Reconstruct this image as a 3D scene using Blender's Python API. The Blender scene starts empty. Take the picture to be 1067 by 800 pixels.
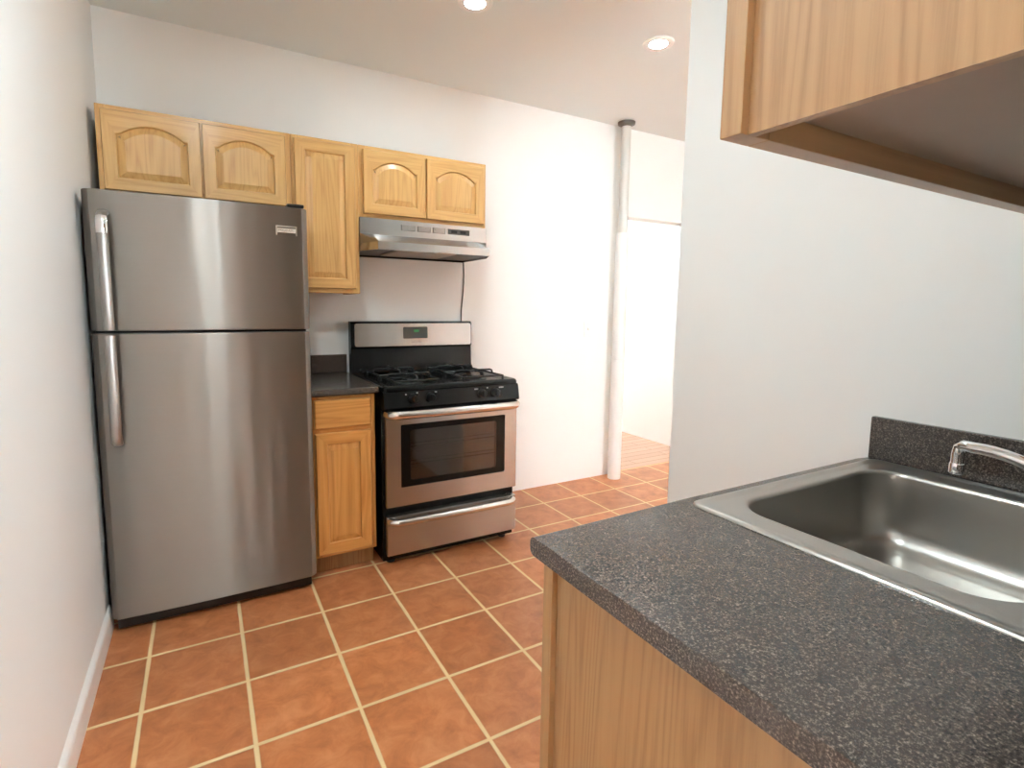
import bpy, bmesh, math, random
from mathutils import Vector, Matrix, noise
random.seed(4)
S = bpy.context.scene
C = S.collection
PI = math.pi

# ------------------------------------------------------------------ camera
YAW, PITCH, ROLL, CAM_Z = math.radians(29.2385), math.radians(6.4149), math.radians(0.6664), 1.298
cam = bpy.data.cameras.new('camera')
camo = bpy.data.objects.new('camera', cam)
C.objects.link(camo)
S.camera = camo
cam.sensor_fit = 'HORIZONTAL'
cam.sensor_width = 36
cam.lens = 36 * 551.74 / 1067
cam.shift_x = (533.5 - 520.47) / 1067
cam.shift_y = (382.385 - 400) / 1067
cam.clip_start = 0.02
r0 = Vector((math.cos(YAW), -math.sin(YAW), 0))
fw = Vector((math.sin(YAW) * math.cos(PITCH), math.cos(YAW) * math.cos(PITCH), -math.sin(PITCH)))
u0 = r0.cross(fw)
cr, sr = math.cos(ROLL), math.sin(ROLL)
rc = r0 * cr + u0 * sr
uc = u0 * cr - r0 * sr
M = Matrix((rc, uc, -fw)).transposed().to_4x4()
M.translation = Vector((0, 0, CAM_Z))
camo.matrix_world = M

# ------------------------------------------------------------------ world and exposure
S.view_settings.view_transform = 'Standard'
S.view_settings.look = 'None'
S.view_settings.gamma = 1
S.view_settings.use_curve_mapping = False
S.view_settings.exposure = 1.93
W = bpy.data.worlds.new('daylight')
S.world = W
W.use_nodes = True
W.node_tree.nodes['Background'].inputs[0].default_value = (0.84, 0.94, 1.0, 1)
W.node_tree.nodes['Background'].inputs[1].default_value = 12.0
LAMP = 135.0          # brightness of the recessed lamps
LAMP_COL = (0.81, 0.945, 1.0)
S.cycles.use_denoising = True
S.cycles.max_bounces = 12
S.cycles.diffuse_bounces = 8
S.cycles.glossy_bounces = 6
S.cycles.sample_clamp_indirect = 6.0
S.cycles.caustics_reflective = False
S.cycles.caustics_refractive = False


# ------------------------------------------------------------------ material helpers
def lin(r, g, b):
    f = lambda c: (c / 255 / 12.92) if c / 255 <= 0.04045 else ((c / 255 + 0.055) / 1.055) ** 2.4
    return (f(r), f(g), f(b), 1)


def new_mat(name):
    m = bpy.data.materials.new(name)
    m.use_nodes = True
    nt = m.node_tree
    return m, nt, nt.nodes['Principled BSDF']


def N(nt, kind, **kw):
    n = nt.nodes.new(kind)
    for k, v in kw.items():
        if isinstance(k, str) and hasattr(n, k):
            setattr(n, k, v)
    return n


def ramp(nt, stops):
    n = nt.nodes.new('ShaderNodeValToRGB')
    e = n.color_ramp.elements
    while len(e) < len(stops):
        e.new(0.5)
    for i, (p, c) in enumerate(stops):
        e[i].position = p
        e[i].color = c
    return n


def plain(name, col, rough=0.5, metal=0.0, spec=0.5, coat=0.0, bump=0.0, bscale=60):
    m, nt, p = new_mat(name)
    p.inputs['Base Color'].default_value = col
    p.inputs['Roughness'].default_value = rough
    p.inputs['Metallic'].default_value = metal
    p.inputs['Specular IOR Level'].default_value = spec
    p.inputs['Coat Weight'].default_value = coat
    if bump:
        tc = N(nt, 'ShaderNodeTexCoord')
        nz = N(nt, 'ShaderNodeTexNoise')
        nz.inputs['Scale'].default_value = bscale
        nz.inputs['Detail'].default_value = 4
        b = N(nt, 'ShaderNodeBump')
        b.inputs['Strength'].default_value = bump
        b.inputs['Distance'].default_value = 0.004
        nt.links.new(tc.outputs['Object'], nz.inputs['Vector'])
        nt.links.new(nz.outputs['Fac'], b.inputs['Height'])
        nt.links.new(b.outputs['Normal'], p.inputs['Normal'])
    return m


def wood(name, horiz, light, mid, dark, rough=0.38, rings=1.0, ringmix=0.42, broad=9):
    """Oak: long pores and cathedral rings; grain runs along z, or along x and y when horiz."""
    m, nt, p = new_mat(name)
    L = nt.links.new
    tc = N(nt, 'ShaderNodeTexCoord')
    oi = N(nt, 'ShaderNodeObjectInfo')
    add = N(nt, 'ShaderNodeVectorMath', operation='MULTIPLY_ADD')
    cmb = N(nt, 'ShaderNodeCombineXYZ')
    for i in range(3):
        L(oi.outputs['Random'], cmb.inputs[i])
    L(cmb.outputs[0], add.inputs[0])
    add.inputs[1].default_value = (7, 5, 3)
    L(tc.outputs['Object'], add.inputs[2])
    mp = N(nt, 'ShaderNodeMapping')
    mp.inputs['Scale'].default_value = (0.07, 0.07, 1) if horiz else (1, 1, 0.07)
    L(add.outputs[0], mp.inputs['Vector'])
    n1 = N(nt, 'ShaderNodeTexNoise')
    n1.inputs['Scale'].default_value = broad
    n1.inputs['Detail'].default_value = 2
    n1.inputs['Distortion'].default_value = 0.5
    L(mp.outputs[0], n1.inputs['Vector'])
    # ring pattern from the broad noise
    mul = N(nt, 'ShaderNodeMath', operation='MULTIPLY')
    mul.inputs[1].default_value = 16 * rings
    L(n1.outputs['Fac'], mul.inputs[0])
    fr = N(nt, 'ShaderNodeMath', operation='PINGPONG')
    fr.inputs[1].default_value = 1.0
    L(mul.outputs[0], fr.inputs[0])
    n2 = N(nt, 'ShaderNodeTexNoise')
    n2.inputs['Scale'].default_value = 150
    n2.inputs['Detail'].default_value = 5
    n2.inputs['Roughness'].default_value = 0.65
    mp2 = N(nt, 'ShaderNodeMapping')
    mp2.inputs['Scale'].default_value = (0.03, 0.03, 1) if horiz else (1, 1, 0.03)
    L(add.outputs[0], mp2.inputs['Vector'])
    L(mp2.outputs[0], n2.inputs['Vector'])
    mx = N(nt, 'ShaderNodeMath', operation='MULTIPLY_ADD')
    mx.inputs[1].default_value = ringmix
    L(fr.outputs[0], mx.inputs[0])
    sc = N(nt, 'ShaderNodeMath', operation='MULTIPLY')
    sc.inputs[1].default_value = 0.62
    L(n2.outputs['Fac'], sc.inputs[0])
    L(sc.outputs[0], mx.inputs[2])
    rp = ramp(nt, [(0.15, dark), (0.45, mid), (0.8, light)])
    L(mx.outputs[0], rp.inputs[0])
    L(rp.outputs[0], p.inputs['Base Color'])
    p.inputs['Roughness'].default_value = rough
    p.inputs['Coat Weight'].default_value = 0.25
    p.inputs['Coat Roughness'].default_value = 0.22
    b = N(nt, 'ShaderNodeBump')
    b.inputs['Strength'].default_value = 0.08
    b.inputs['Distance'].default_value = 0.002
    L(n2.outputs['Fac'], b.inputs['Height'])
    L(b.outputs['Normal'], p.inputs['Normal'])
    return m


def stainless(name, col, rough=0.3, aniso=0.75, brush='x', wav=0.0):
    m, nt, p = new_mat(name)
    L = nt.links.new
    p.inputs['Metallic'].default_value = 1
    p.inputs['Anisotropic'].default_value = aniso
    tg = N(nt, 'ShaderNodeCombineXYZ')
    for i, v in enumerate({'x': (0, 0, 1), 'z': (1, 0, 0), 'y': (1, 0, 0)}[brush]):
        tg.inputs[i].default_value = v
    L(tg.outputs[0], p.inputs['Tangent'])
    tc = N(nt, 'ShaderNodeTexCoord')
    mp = N(nt, 'ShaderNodeMapping')
    mp.inputs['Scale'].default_value = {'x': (2, 2, 700), 'z': (700, 700, 2), 'y': (700, 2, 700)}[brush]
    nz = N(nt, 'ShaderNodeTexNoise')
    nz.inputs['Scale'].default_value = 1
    nz.inputs['Detail'].default_value = 3
    L(tc.outputs['Object'], mp.inputs['Vector'])
    L(mp.outputs[0], nz.inputs['Vector'])
    a = [c * 0.97 for c in col[:3]] + [1]
    rp = ramp(nt, [(0.3, a), (0.7, col)])
    L(nz.outputs['Fac'], rp.inputs[0])
    L(rp.outputs[0], p.inputs['Base Color'])
    mr = N(nt, 'ShaderNodeMapRange')
    mr.inputs['To Min'].default_value = rough * 0.96
    mr.inputs['To Max'].default_value = rough * 1.04
    L(nz.outputs['Fac'], mr.inputs['Value'])
    L(mr.outputs[0], p.inputs['Roughness'])
    if wav:
        n3 = N(nt, 'ShaderNodeTexNoise')
        n3.inputs['Scale'].default_value = 1
        n3.inputs['Detail'].default_value = 1
        mp3 = N(nt, 'ShaderNodeMapping')
        mp3.inputs['Scale'].default_value = (9.0, 9.0, 0.8)
        L(tc.outputs['Object'], mp3.inputs['Vector'])
        L(mp3.outputs[0], n3.inputs['Vector'])
        b = N(nt, 'ShaderNodeBump')
        b.inputs['Strength'].default_value = 1.0
        b.inputs['Distance'].default_value = wav
        L(n3.outputs['Fac'], b.inputs['Height'])
        L(b.outputs['Normal'], p.inputs['Normal'])
    return m


def emit(name, col, st):
    m = bpy.data.materials.new(name)
    m.use_nodes = True
    nt = m.node_tree
    nt.nodes.clear()
    e = N(nt, 'ShaderNodeEmission')
    e.inputs[0].default_value = (*col, 1)
    e.inputs[1].default_value = st
    o = N(nt, 'ShaderNodeOutputMaterial')
    nt.links.new(e.outputs[0], o.inputs[0])
    return m


def granite(name, base, specks, rough):
    m, nt, p = new_mat(name)
    L = nt.links.new
    tc = N(nt, 'ShaderNodeTexCoord')
    n1 = N(nt, 'ShaderNodeTexNoise')
    n1.inputs['Scale'].default_value = 330
    n1.inputs['Detail'].default_value = 5
    n1.inputs['Roughness'].default_value = 0.7
    v = N(nt, 'ShaderNodeTexVoronoi')
    v.inputs['Scale'].default_value = 420
    n3 = N(nt, 'ShaderNodeTexNoise')
    n3.inputs['Scale'].default_value = 55
    n3.inputs['Detail'].default_value = 3
    for n in (n1, v, n3):
        L(tc.outputs['Object'], n.inputs['Vector'])
    r1 = ramp(nt, [(0.34, tuple([c * 0.45 for c in base[:3]] + [1])), (0.52, base), (0.68, specks)])
    L(n1.outputs['Fac'], r1.inputs[0])
    mix = N(nt, 'ShaderNodeMix', data_type='RGBA', blend_type='MULTIPLY')
    mix.inputs[0].default_value = 0.55
    r2 = ramp(nt, [(0.0, (0.45, 0.42, 0.4, 1)), (0.5, (1, 1, 1, 1)), (1.0, (1.5, 1.4, 1.3, 1))])
    sep = N(nt, 'ShaderNodeSeparateColor')
    L(v.outputs['Color'], sep.inputs[0])
    L(sep.outputs[0], r2.inputs[0])
    L(r1.outputs[0], mix.inputs[6])
    L(r2.outputs[0], mix.inputs[7])
    mix2 = N(nt, 'ShaderNodeMix', data_type='RGBA', blend_type='MULTIPLY')
    mix2.inputs[0].default_value = 0.4
    r3 = ramp(nt, [(0.3, (0.6, 0.58, 0.56, 1)), (0.7, (1.3, 1.22, 1.15, 1))])
    L(n3.outputs['Fac'], r3.inputs[0])
    L(mix.outputs[2], mix2.inputs[6])
    L(r3.outputs[0], mix2.inputs[7])
    L(mix2.outputs[2], p.inputs['Base Color'])
    p.inputs['Roughness'].default_value = rough
    return m


TX0, TY0, TT, TG = -0.2275, 2.2175, 0.3098, 0.0125


def tiles(name):
    m, nt, p = new_mat(name)
    L = nt.links.new
    tc = N(nt, 'ShaderNodeTexCoord')
    mp = N(nt, 'ShaderNodeMapping', vector_type='TEXTURE')
    mp.inputs['Location'].default_value = (TX0, TY0, 0)
    mp.inputs['Scale'].default_value = (TT, TT, TT)
    L(tc.outputs['Object'], mp.inputs['Vector'])
    nw = N(nt, 'ShaderNodeTexNoise')          # slight wander of the tile edges
    nw.inputs['Scale'].default_value = 9
    L(tc.outputs['Object'], nw.inputs['Vector'])
    sep = N(nt, 'ShaderNodeSeparateXYZ')
    L(mp.outputs[0], sep.inputs[0])
    ed = []
    for i in (0, 1):
        f = N(nt, 'ShaderNodeMath', operation='FRACT')
        L(sep.outputs[i], f.inputs[0])
        s = N(nt, 'ShaderNodeMath', operation='SUBTRACT')
        s.inputs[1].default_value = 0.5
        L(f.outputs[0], s.inputs[0])
        a = N(nt, 'ShaderNodeMath', operation='ABSOLUTE')
        L(s.outputs[0], a.inputs[0])
        ed.append(a)
    mx = N(nt, 'ShaderNodeMath', operation='MAXIMUM')
    L(ed[0].outputs[0], mx.inputs[0])
    L(ed[1].outputs[0], mx.inputs[1])
    wob = N(nt, 'ShaderNodeMath', operation='MULTIPLY_ADD')
    wob.inputs[1].default_value = 0.012
    L(nw.outputs['Fac'], wob.inputs[0])
    L(mx.outputs[0], wob.inputs[2])
    half = 0.5 - TG / TT / 2 + 0.006
    gm = N(nt, 'ShaderNodeMapRange')
    gm.inputs['From Min'].default_value = half - 0.006
    gm.inputs['From Max'].default_value = half + 0.006
    L(wob.outputs[0], gm.inputs['Value'])
    # per tile tone
    fl = N(nt, 'ShaderNodeVectorMath', operation='FLOOR')
    L(mp.outputs[0], fl.inputs[0])
    wn = N(nt, 'ShaderNodeTexWhiteNoise')
    L(fl.outputs[0], wn.inputs['Vector'])
    va = N(nt, 'ShaderNodeVectorMath', operation='MULTIPLY_ADD')
    L(wn.outputs['Color'], va.inputs[0])
    va.inputs[1].default_value = (9, 9, 9)
    L(tc.outputs['Object'], va.inputs[2])
    n1 = N(nt, 'ShaderNodeTexNoise')
    n1.inputs['Scale'].default_value = 12
    n1.inputs['Detail'].default_value = 7
    n1.inputs['Roughness'].default_value = 0.62
    n1.inputs['Distortion'].default_value = 0.5
    L(va.outputs[0], n1.inputs['Vector'])
    rp = ramp(nt, [(0.28, lin(168, 102, 60)), (0.5, lin(194, 122, 76)), (0.72, lin(210, 142, 96))])
    L(n1.outputs['Fac'], rp.inputs[0])
    tone = N(nt, 'ShaderNodeMapRange')
    tone.inputs['To Min'].default_value = 0.86
    tone.inputs['To Max'].default_value = 1.1
    L(wn.outputs['Value'], tone.inputs['Value'])
    tm = N(nt, 'ShaderNodeMix', data_type='RGBA', blend_type='MULTIPLY')
    tm.inputs[0].default_value = 1
    L(rp.outputs[0], tm.inputs[6])
    L(tone.outputs[0], tm.inputs[7])
    mix = N(nt, 'ShaderNodeMix', data_type='RGBA')
    L(gm.outputs[0], mix.inputs[0])
    L(tm.outputs[2], mix.inputs[6])
    mix.inputs[7].default_value = lin(226, 200, 152)
    L(mix.outputs[2], p.inputs['Base Color'])
    rr = N(nt, 'ShaderNodeMapRange')
    rr.inputs['To Min'].default_value = 0.36
    rr.inputs['To Max'].default_value = 0.8
    L(gm.outputs[0], rr.inputs['Value'])
    L(rr.outputs[0], p.inputs['Roughness'])
    hs = N(nt, 'ShaderNodeMath', operation='MULTIPLY_ADD')
    hs.inputs[1].default_value = -1.2
    L(gm.outputs[0], hs.inputs[0])
    sc = N(nt, 'ShaderNodeMath', operation='MULTIPLY')
    sc.inputs[1].default_value = 0.5
    L(n1.outputs['Fac'], sc.inputs[0])
    L(sc.outputs[0], hs.inputs[2])
    b = N(nt, 'ShaderNodeBump')
    b.inputs['Strength'].default_value = 0.5
    b.inputs['Distance'].default_value = 0.003
    L(hs.outputs[0], b.inputs['Height'])
    L(b.outputs['Normal'], p.inputs['Normal'])
    return m


def planks(name):
    m, nt, p = new_mat(name)
    L = nt.links.new
    tc = N(nt, 'ShaderNodeTexCoord')
    br = N(nt, 'ShaderNodeTexBrick')
    br.inputs['Color1'].default_value = lin(206, 164, 140)
    br.inputs['Color2'].default_value = lin(194, 150, 126)
    br.inputs['Mortar'].default_value = lin(150, 100, 70)
    br.inputs['Scale'].default_value = 1
    br.inputs['Mortar Size'].default_value = 0.003
    br.inputs['Brick Width'].default_value = 0.9
    br.inputs['Row Height'].default_value = 0.09
    L(tc.outputs['Object'], br.inputs['Vector'])
    L(br.outputs['Color'], p.inputs['Base Color'])
    p.inputs['Roughness'].default_value = 0.4
    return m


WALL = plain('white_wall_paint', lin(244, 245, 243), 0.55, bump=0.05, bscale=40)
CEIL = plain('white_ceiling_paint', lin(233, 239, 238), 0.7, bump=0.05, bscale=30)
TRIM = plain('white_trim_paint', lin(240, 239, 236), 0.35)
TILE = tiles('terracotta_tiles')
PLANK = planks('pale_floor_boards')
A = (lin(222, 180, 116), lin(211, 166, 101), lin(192, 142, 80))
OAK_V = wood('honey_oak_upright', False, *A, ringmix=0.3, rings=1.5)
OAK_H = wood('honey_oak_level', True, *A, ringmix=0.3, rings=1.5)
BB = (lin(164, 128, 88), lin(154, 118, 79), lin(128, 92, 58))
CC = (lin(212, 156, 88), lin(200, 142, 74), lin(180, 118, 56))  # honey oak with the base cabinet's shade and floor bounce put into the colour
OAK_SHADE_V = wood('amber_oak_upright', False, *CC)
OAK_SHADE_H = wood('amber_oak_level', True, *CC)
PLY_V = wood('oak_veneer_upright', False, *BB, rough=0.45, rings=4.0, ringmix=0.26, broad=5)
OAK2_V = wood('pale_oak_upright', False, *BB)
OAK2_H = wood('pale_oak_level', True, *BB)
PLYWOOD = wood('raw_plywood', True, lin(146, 126, 108), lin(138, 118, 100), lin(122, 102, 86), rough=0.7, rings=0.4)
DARKGAP = plain('dark_cabinet_lining', lin(96, 62, 36), 0.7)
STEEL_FR = stainless('brushed_steel_fridge', (0.305, 0.282, 0.256, 1), 0.42, 1.0, 'x', wav=0.0045)
STEEL = stainless('brushed_steel', (0.50, 0.485, 0.465, 1), 0.26, 0.75, 'x')
STEEL_H = stainless('satin_steel_handle', (0.62, 0.59, 0.55, 1), 0.2, 0.0, 'x')
STEEL_S = stainless('sink_steel', (0.46, 0.44, 0.41, 1), 0.3, 0.4, 'y')
STEEL_G = stainless('fridge_handle_steel', (0.42, 0.40, 0.375, 1), 0.34, 0.5, 'z')
CHROME = plain('chrome', (0.85, 0.85, 0.86, 1), 0.06, metal=1)
PIPE = plain('worn_galvanised_steel', lin(120, 116, 108), 0.45, metal=0.6)
BLACK = plain('black_enamel', lin(11, 11, 11), 0.24, spec=0.28)
BLACK_M = plain('black_cast_iron', lin(17, 17, 17), 0.36)
BLACK_P = plain('black_plastic', lin(16, 16, 16), 0.35)
GRAPH = plain('dark_grey_cabinet_paint', lin(28, 28, 28), 0.5)
GRAN = granite('speckled_granite_laminate', lin(71, 64, 60), lin(146, 135, 126), 0.2)
MARK = plain('white_print', lin(205, 205, 205), 0.6)
GREYPRINT = plain('grey_print', lin(140, 138, 132), 0.5)
BADGE = plain('bright_badge_metal', (0.78, 0.74, 0.68, 1), 0.3, metal=1)
FILTER = plain('grey_filter_mesh', lin(104, 100, 94), 0.45, metal=0.5)
LENS = plain('milky_lamp_lens', lin(205, 190, 170), 0.4)
WHITE_P = plain('white_plastic', lin(242, 242, 240), 0.3)
GREEN = emit('green_display_glow', (0.12, 0.6, 0.2), 0.12)

m_, nt_, p_ = new_mat('smoked_oven_glass')
nt_.nodes.remove(p_)
_t = N(nt_, 'ShaderNodeBsdfTransparent')
_t.inputs[0].default_value = (0.6, 0.58, 0.56, 1)
_g = N(nt_, 'ShaderNodeBsdfGlossy')
_g.inputs['Roughness'].default_value = 0.06
_f = N(nt_, 'ShaderNodeFresnel')
_f.inputs[0].default_value = 1.75
_mx = N(nt_, 'ShaderNodeMixShader')
nt_.links.new(_f.outputs[0], _mx.inputs[0])
nt_.links.new(_t.outputs[0], _mx.inputs[1])
nt_.links.new(_g.outputs[0], _mx.inputs[2])
nt_.links.new(_mx.outputs[0], nt_.nodes['Material Output'].inputs[0])
OVENGLASS = m_
CAVITY = plain('oven_cavity_enamel', lin(130, 126, 122), 0.4)  # lightened to stand in for room reflections in the oven glass

m_, nt_, p_ = new_mat('window_glass')
nt_.nodes.remove(p_)
_t = N(nt_, 'ShaderNodeBsdfTransparent')
_g = N(nt_, 'ShaderNodeBsdfGlossy')
_g.inputs['Roughness'].default_value = 0.02
_mx = N(nt_, 'ShaderNodeMixShader')
_mx.inputs[0].default_value = 0.05
nt_.links.new(_t.outputs[0], _mx.inputs[1])
nt_.links.new(_g.outputs[0], _mx.inputs[2])
nt_.links.new(_mx.outputs[0], nt_.nodes['Material Output'].inputs[0])
GLASS = m_


# ------------------------------------------------------------------ mesh helpers (all shapes are given in room metres)
def root_loc(o):
    v = Vector((0, 0, 0))
    while o is not None:
        v = v + o.location
        o = o.parent
    return v


def obj(name, bm, mats, parent=None, smooth=True, angle=32):
    if not isinstance(mats, (list, tuple)):
        mats = [mats]
    off = root_loc(parent) if parent is not None else None
    if off is None:
        xs = [v.co for v in bm.verts]
        off = Vector(((min(c.x for c in xs) + max(c.x for c in xs)) / 2, (min(c.y for c in xs) + max(c.y for c in xs)) / 2, min(c.z for c in xs)))
        loc = off
    else:
        loc = Vector((0, 0, 0))
    bmesh.ops.translate(bm, verts=bm.verts, vec=-off)
    bmesh.ops.recalc_face_normals(bm, faces=bm.faces)
    me = bpy.data.meshes.new(name)
    bm.to_mesh(me)
    bm.free()
    for m in mats:
        me.materials.append(m)
    o = bpy.data.objects.new(name, me)
    C.objects.link(o)
    o.location = loc
    if parent is not None:
        o.parent = parent
    if smooth:
        for f in me.polygons:
            f.use_smooth = True
        me.set_sharp_from_angle(angle=math.radians(angle))
        wn = o.modifiers.new('weighted_normals', 'WEIGHTED_NORMAL')
        wn.keep_sharp = True
        wn.weight = 80
    return o


def struct(name, bm, mat, world=True):
    bmesh.ops.recalc_face_normals(bm, faces=bm.faces)
    me = bpy.data.meshes.new(name)
    bm.to_mesh(me)
    bm.free()
    me.materials.append(mat)
    o = bpy.data.objects.new(name, me)
    C.objects.link(o)
    o['kind'] = 'structure'
    return o


def tag(o, label, cat, group=None):
    o['label'] = label
    o['category'] = cat
    if group:
        o['group'] = group
    return o


def thing(name, label, cat, loc, group=None):
    o = bpy.data.objects.new(name, None)
    C.objects.link(o)
    o.location = loc
    o.empty_display_size = 0.1
    return tag(o, label, cat, group)


def B_():
    return bmesh.new()


def box(bm, x0, x1, y0, y1, z0, z1, bev=0.0, seg=2, mi=0):
    vs = [bm.verts.new((x, y, z)) for z in (z0, z1) for x, y in ((x0, y0), (x1, y0), (x1, y1), (x0, y1))]
    fs = [bm.faces.new([vs[i] for i in q]) for q in ((3, 2, 1, 0), (4, 5, 6, 7), (0, 1, 5, 4), (1, 2, 6, 5), (2, 3, 7, 6), (3, 0, 4, 7))]
    for f in fs:
        f.material_index = mi
    if bev:
        es = list({e for f in fs for e in f.edges})
        r = bmesh.ops.bevel(bm, geom=es, offset=bev, segments=seg, affect='EDGES', profile=0.5)
        for f in r['faces']:
            f.material_index = mi
    return bm


def tube(bm, pts, r, n=14, cap=True, flat=1.0, side=None):
    """Round bar through points; r may be a list; flat squashes the section along 'side'."""
    pts = [Vector(p) for p in pts]
    rs = r if isinstance(r, (list, tuple)) else [r] * len(pts)
    rings = []
    ref = Vector(side) if side is not None else None
    for i, p in enumerate(pts):
        t = (pts[min(i + 1, len(pts) - 1)] - pts[max(i - 1, 0)]).normalized()
        if ref is None:
            ref = t.orthogonal()
        a = (ref - t * ref.dot(t)).normalized()
        b = t.cross(a)
        if side is None:
            ref = a
        rings.append([bm.verts.new(p + a * (math.cos(k * 2 * PI / n) * rs[i] * flat) + b * (math.sin(k * 2 * PI / n) * rs[i])) for k in range(n)])
    for i in range(len(rings) - 1):
        for k in range(n):
            bm.faces.new((rings[i][k], rings[i][(k + 1) % n], rings[i + 1][(k + 1) % n], rings[i + 1][k]))
    if cap:
        bm.faces.new(list(reversed(rings[0])))
        bm.faces.new(rings[-1])
    return bm


def lathe(bm, c, prof, n=32, axis='z'):
    """prof: (radius, height) list, turned about the axis through c."""
    rings = []
    for r, h in prof:
        ring = []
        for k in range(n):
            a = 2 * PI * k / n
            p = (r * math.cos(a), r * math.sin(a), h)
            if axis == 'y':
                p = (r * math.cos(a), h, r * math.sin(a))
            ring.append(bm.verts.new((c[0] + p[0], c[1] + p[1], c[2] + p[2])))
        rings.append(ring)
    for i in range(len(rings) - 1):
        for k in range(n):
            bm.faces.new((rings[i][k], rings[i][(k + 1) % n], rings[i + 1][(k + 1) % n], rings[i + 1][k]))
    bm.faces.new(rings[0])
    bm.faces.new(rings[-1])
    return bm


def loft(bm, loops, mi=None, cap0=False, cap1=False):
    rv = [[bm.verts.new(p) for p in l] for l in loops]
    n = len(rv[0])
    for i in range(len(rv) - 1):
        for k in range(n):
            f = bm.faces.new((rv[i][k], rv[i][(k + 1) % n], rv[i + 1][(k + 1) % n], rv[i + 1][k]))
            if mi is not None:
                f.material_index = mi(i, k) if callable(mi) else mi
    if cap0:
        bm.faces.new(list(reversed(rv[0])))
    if cap1:
        bm.faces.new(rv[-1])
    return rv


def prism(bm, poly, axis, a, b):
    """poly of 2-D points pushed along an axis from a to b. axis x: (y,z); y: (x,z); z: (x,y)."""
    def p3(p, t):
        return {'x': (t, p[0], p[1]), 'y': (p[0], t, p[1]), 'z': (p[0], p[1], t)}[axis]
    loft(bm, [[p3(p, a) for p in poly], [p3(p, b) for p in poly]], cap0=True, cap1=True)
    return bm


def rrect(x0, x1, y0, y1, r, n=6):
    out = []
    for cx, cy, a0 in ((x1 - r, y1 - r, 0), (x0 + r, y1 - r, PI / 2), (x0 + r, y0 + r, PI), (x1 - r, y0 + r, 1.5 * PI)):
        for k in range(n + 1):
            a = a0 + PI / 2 * k / n
            out.append((cx + r * math.cos(a), cy + r * math.sin(a)))
    return out


# ------------------------------------------------------------------ the room
XL, YB, ZC = -0.38, 3.13, 2.63      # left wall, back wall, ceiling
XW, YN = 1.54, 0.09                 # wall by the sink and the wall the sink run stands on
XR = 3.85                           # wall seen through the doorway
YH = -3.3                           # end of the room the camera looks out of
struct('floor', box(B_(), XL - 0.1, XR + 0.1, YH - 0.1, YB + 0.03, -0.1, 0.0), TILE)
struct('floor_hall', box(B_(), 1.9, XR + 0.1, YB + 0.03, 6.1, -0.1, 0.0), PLANK)
struct('ceiling', box(B_(), XL - 0.1, XR + 0.1, YH - 0.1, 6.1, ZC, ZC + 0.1), CEIL)
struct('wall_left', box(B_(), XL - 0.12, XL, YH, YB, 0, ZC), WALL)
bm = B_()
DX0, DX1, DZ = 2.80, 3.62, 1.995    # doorway in the back wall
box(bm, XL - 0.12, DX0, YB, YB + 0.12, 0, ZC)
box(bm, DX0, DX1, YB, YB + 0.12, DZ, ZC)
box(bm, DX1, XR + 0.1, YB, YB + 0.12, 0, ZC)
struct('wall_back', bm, WALL)
struct('wall_right', box(B_(), XW, XW + 0.12, YN, 1.4076, 0, ZC), WALL)
struct('wall_near', box(B_(), 0.455, XW + 0.12, YN - 0.12, YN, 0, ZC), WALL)
struct('wall_far_right', box(B_(), XR, XR + 0.12, YH, 6.1, 0, ZC), WALL)
struct('wall_hall_left', box(B_(), 1.9, 2.0, YB + 0.12, 6.0, 0, ZC), WALL)
bm = B_()
box(bm, 1.9, 2.2, 6.0, 6.1, 0, ZC)
box(bm, 3.6, XR + 0.1, 6.0, 6.1, 0, ZC)
box(bm, 2.2, 3.6, 6.0, 6.1, 0, 1.9)
box(bm, 2.2, 3.6, 6.0, 6.1, 2.3, ZC)
struct('wall_hall_end', bm, WALL)
bm = B_()
for xa, xb, za, zb in ((2.2, 2.25, 1.9, 2.3), (3.55, 3.6, 1.9, 2.3), (2.25, 3.55, 1.9, 1.95), (2.25, 3.55, 2.25, 2.3), (2.88, 2.92, 1.95, 2.25)):
    box(bm, xa, xb, 6.02, 6.08, za, zb)
w2 = struct('window_2', bm, TRIM)  # unseen, added so daylight brightens the room past the doorway
bm = B_()                           # wall behind the camera with an added window
WINS = [(1.0, 2.1)]
WZ0, WZ1 = 0.6, 2.3
box(bm, XL - 0.1, WINS[0][0], YH - 0.12, YH, 0, ZC)
box(bm, WINS[0][1], XR, YH - 0.12, YH, 0, ZC)
for a, b in WINS:
    box(bm, a, b, YH - 0.12, YH, 0, WZ0)
    box(bm, a, b, YH - 0.12, YH, WZ1, ZC)
struct('wall_rear', bm, WALL)
fr = 0.05
for k, (WX0, WX1) in enumerate(WINS):
  bm = B_()
  box(bm, WX0, WX0 + fr, YH - 0.09, YH - 0.03, WZ0, WZ1)
  box(bm, WX1 - fr, WX1, YH - 0.09, YH - 0.03, WZ0, WZ1)
  box(bm, WX0 + fr, WX1 - fr, YH - 0.09, YH - 0.03, WZ0, WZ0 + fr)
  box(bm, WX0 + fr, WX1 - fr, YH - 0.09, YH - 0.03, WZ1 - fr, WZ1)
  box(bm, WX0 + fr, WX1 - fr, YH - 0.085, YH - 0.035, 1.45, 1.49)
  w1 = struct('window_%d' % (k + 1), bm, TRIM)  # unseen, added and sized to send fill daylight into the kitchen
  obj('window_pane', box(B_(), WX0 + fr, WX1 - fr, YH - 0.063, YH - 0.057, WZ0 + fr, WZ1 - fr), GLASS, w1)
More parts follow.
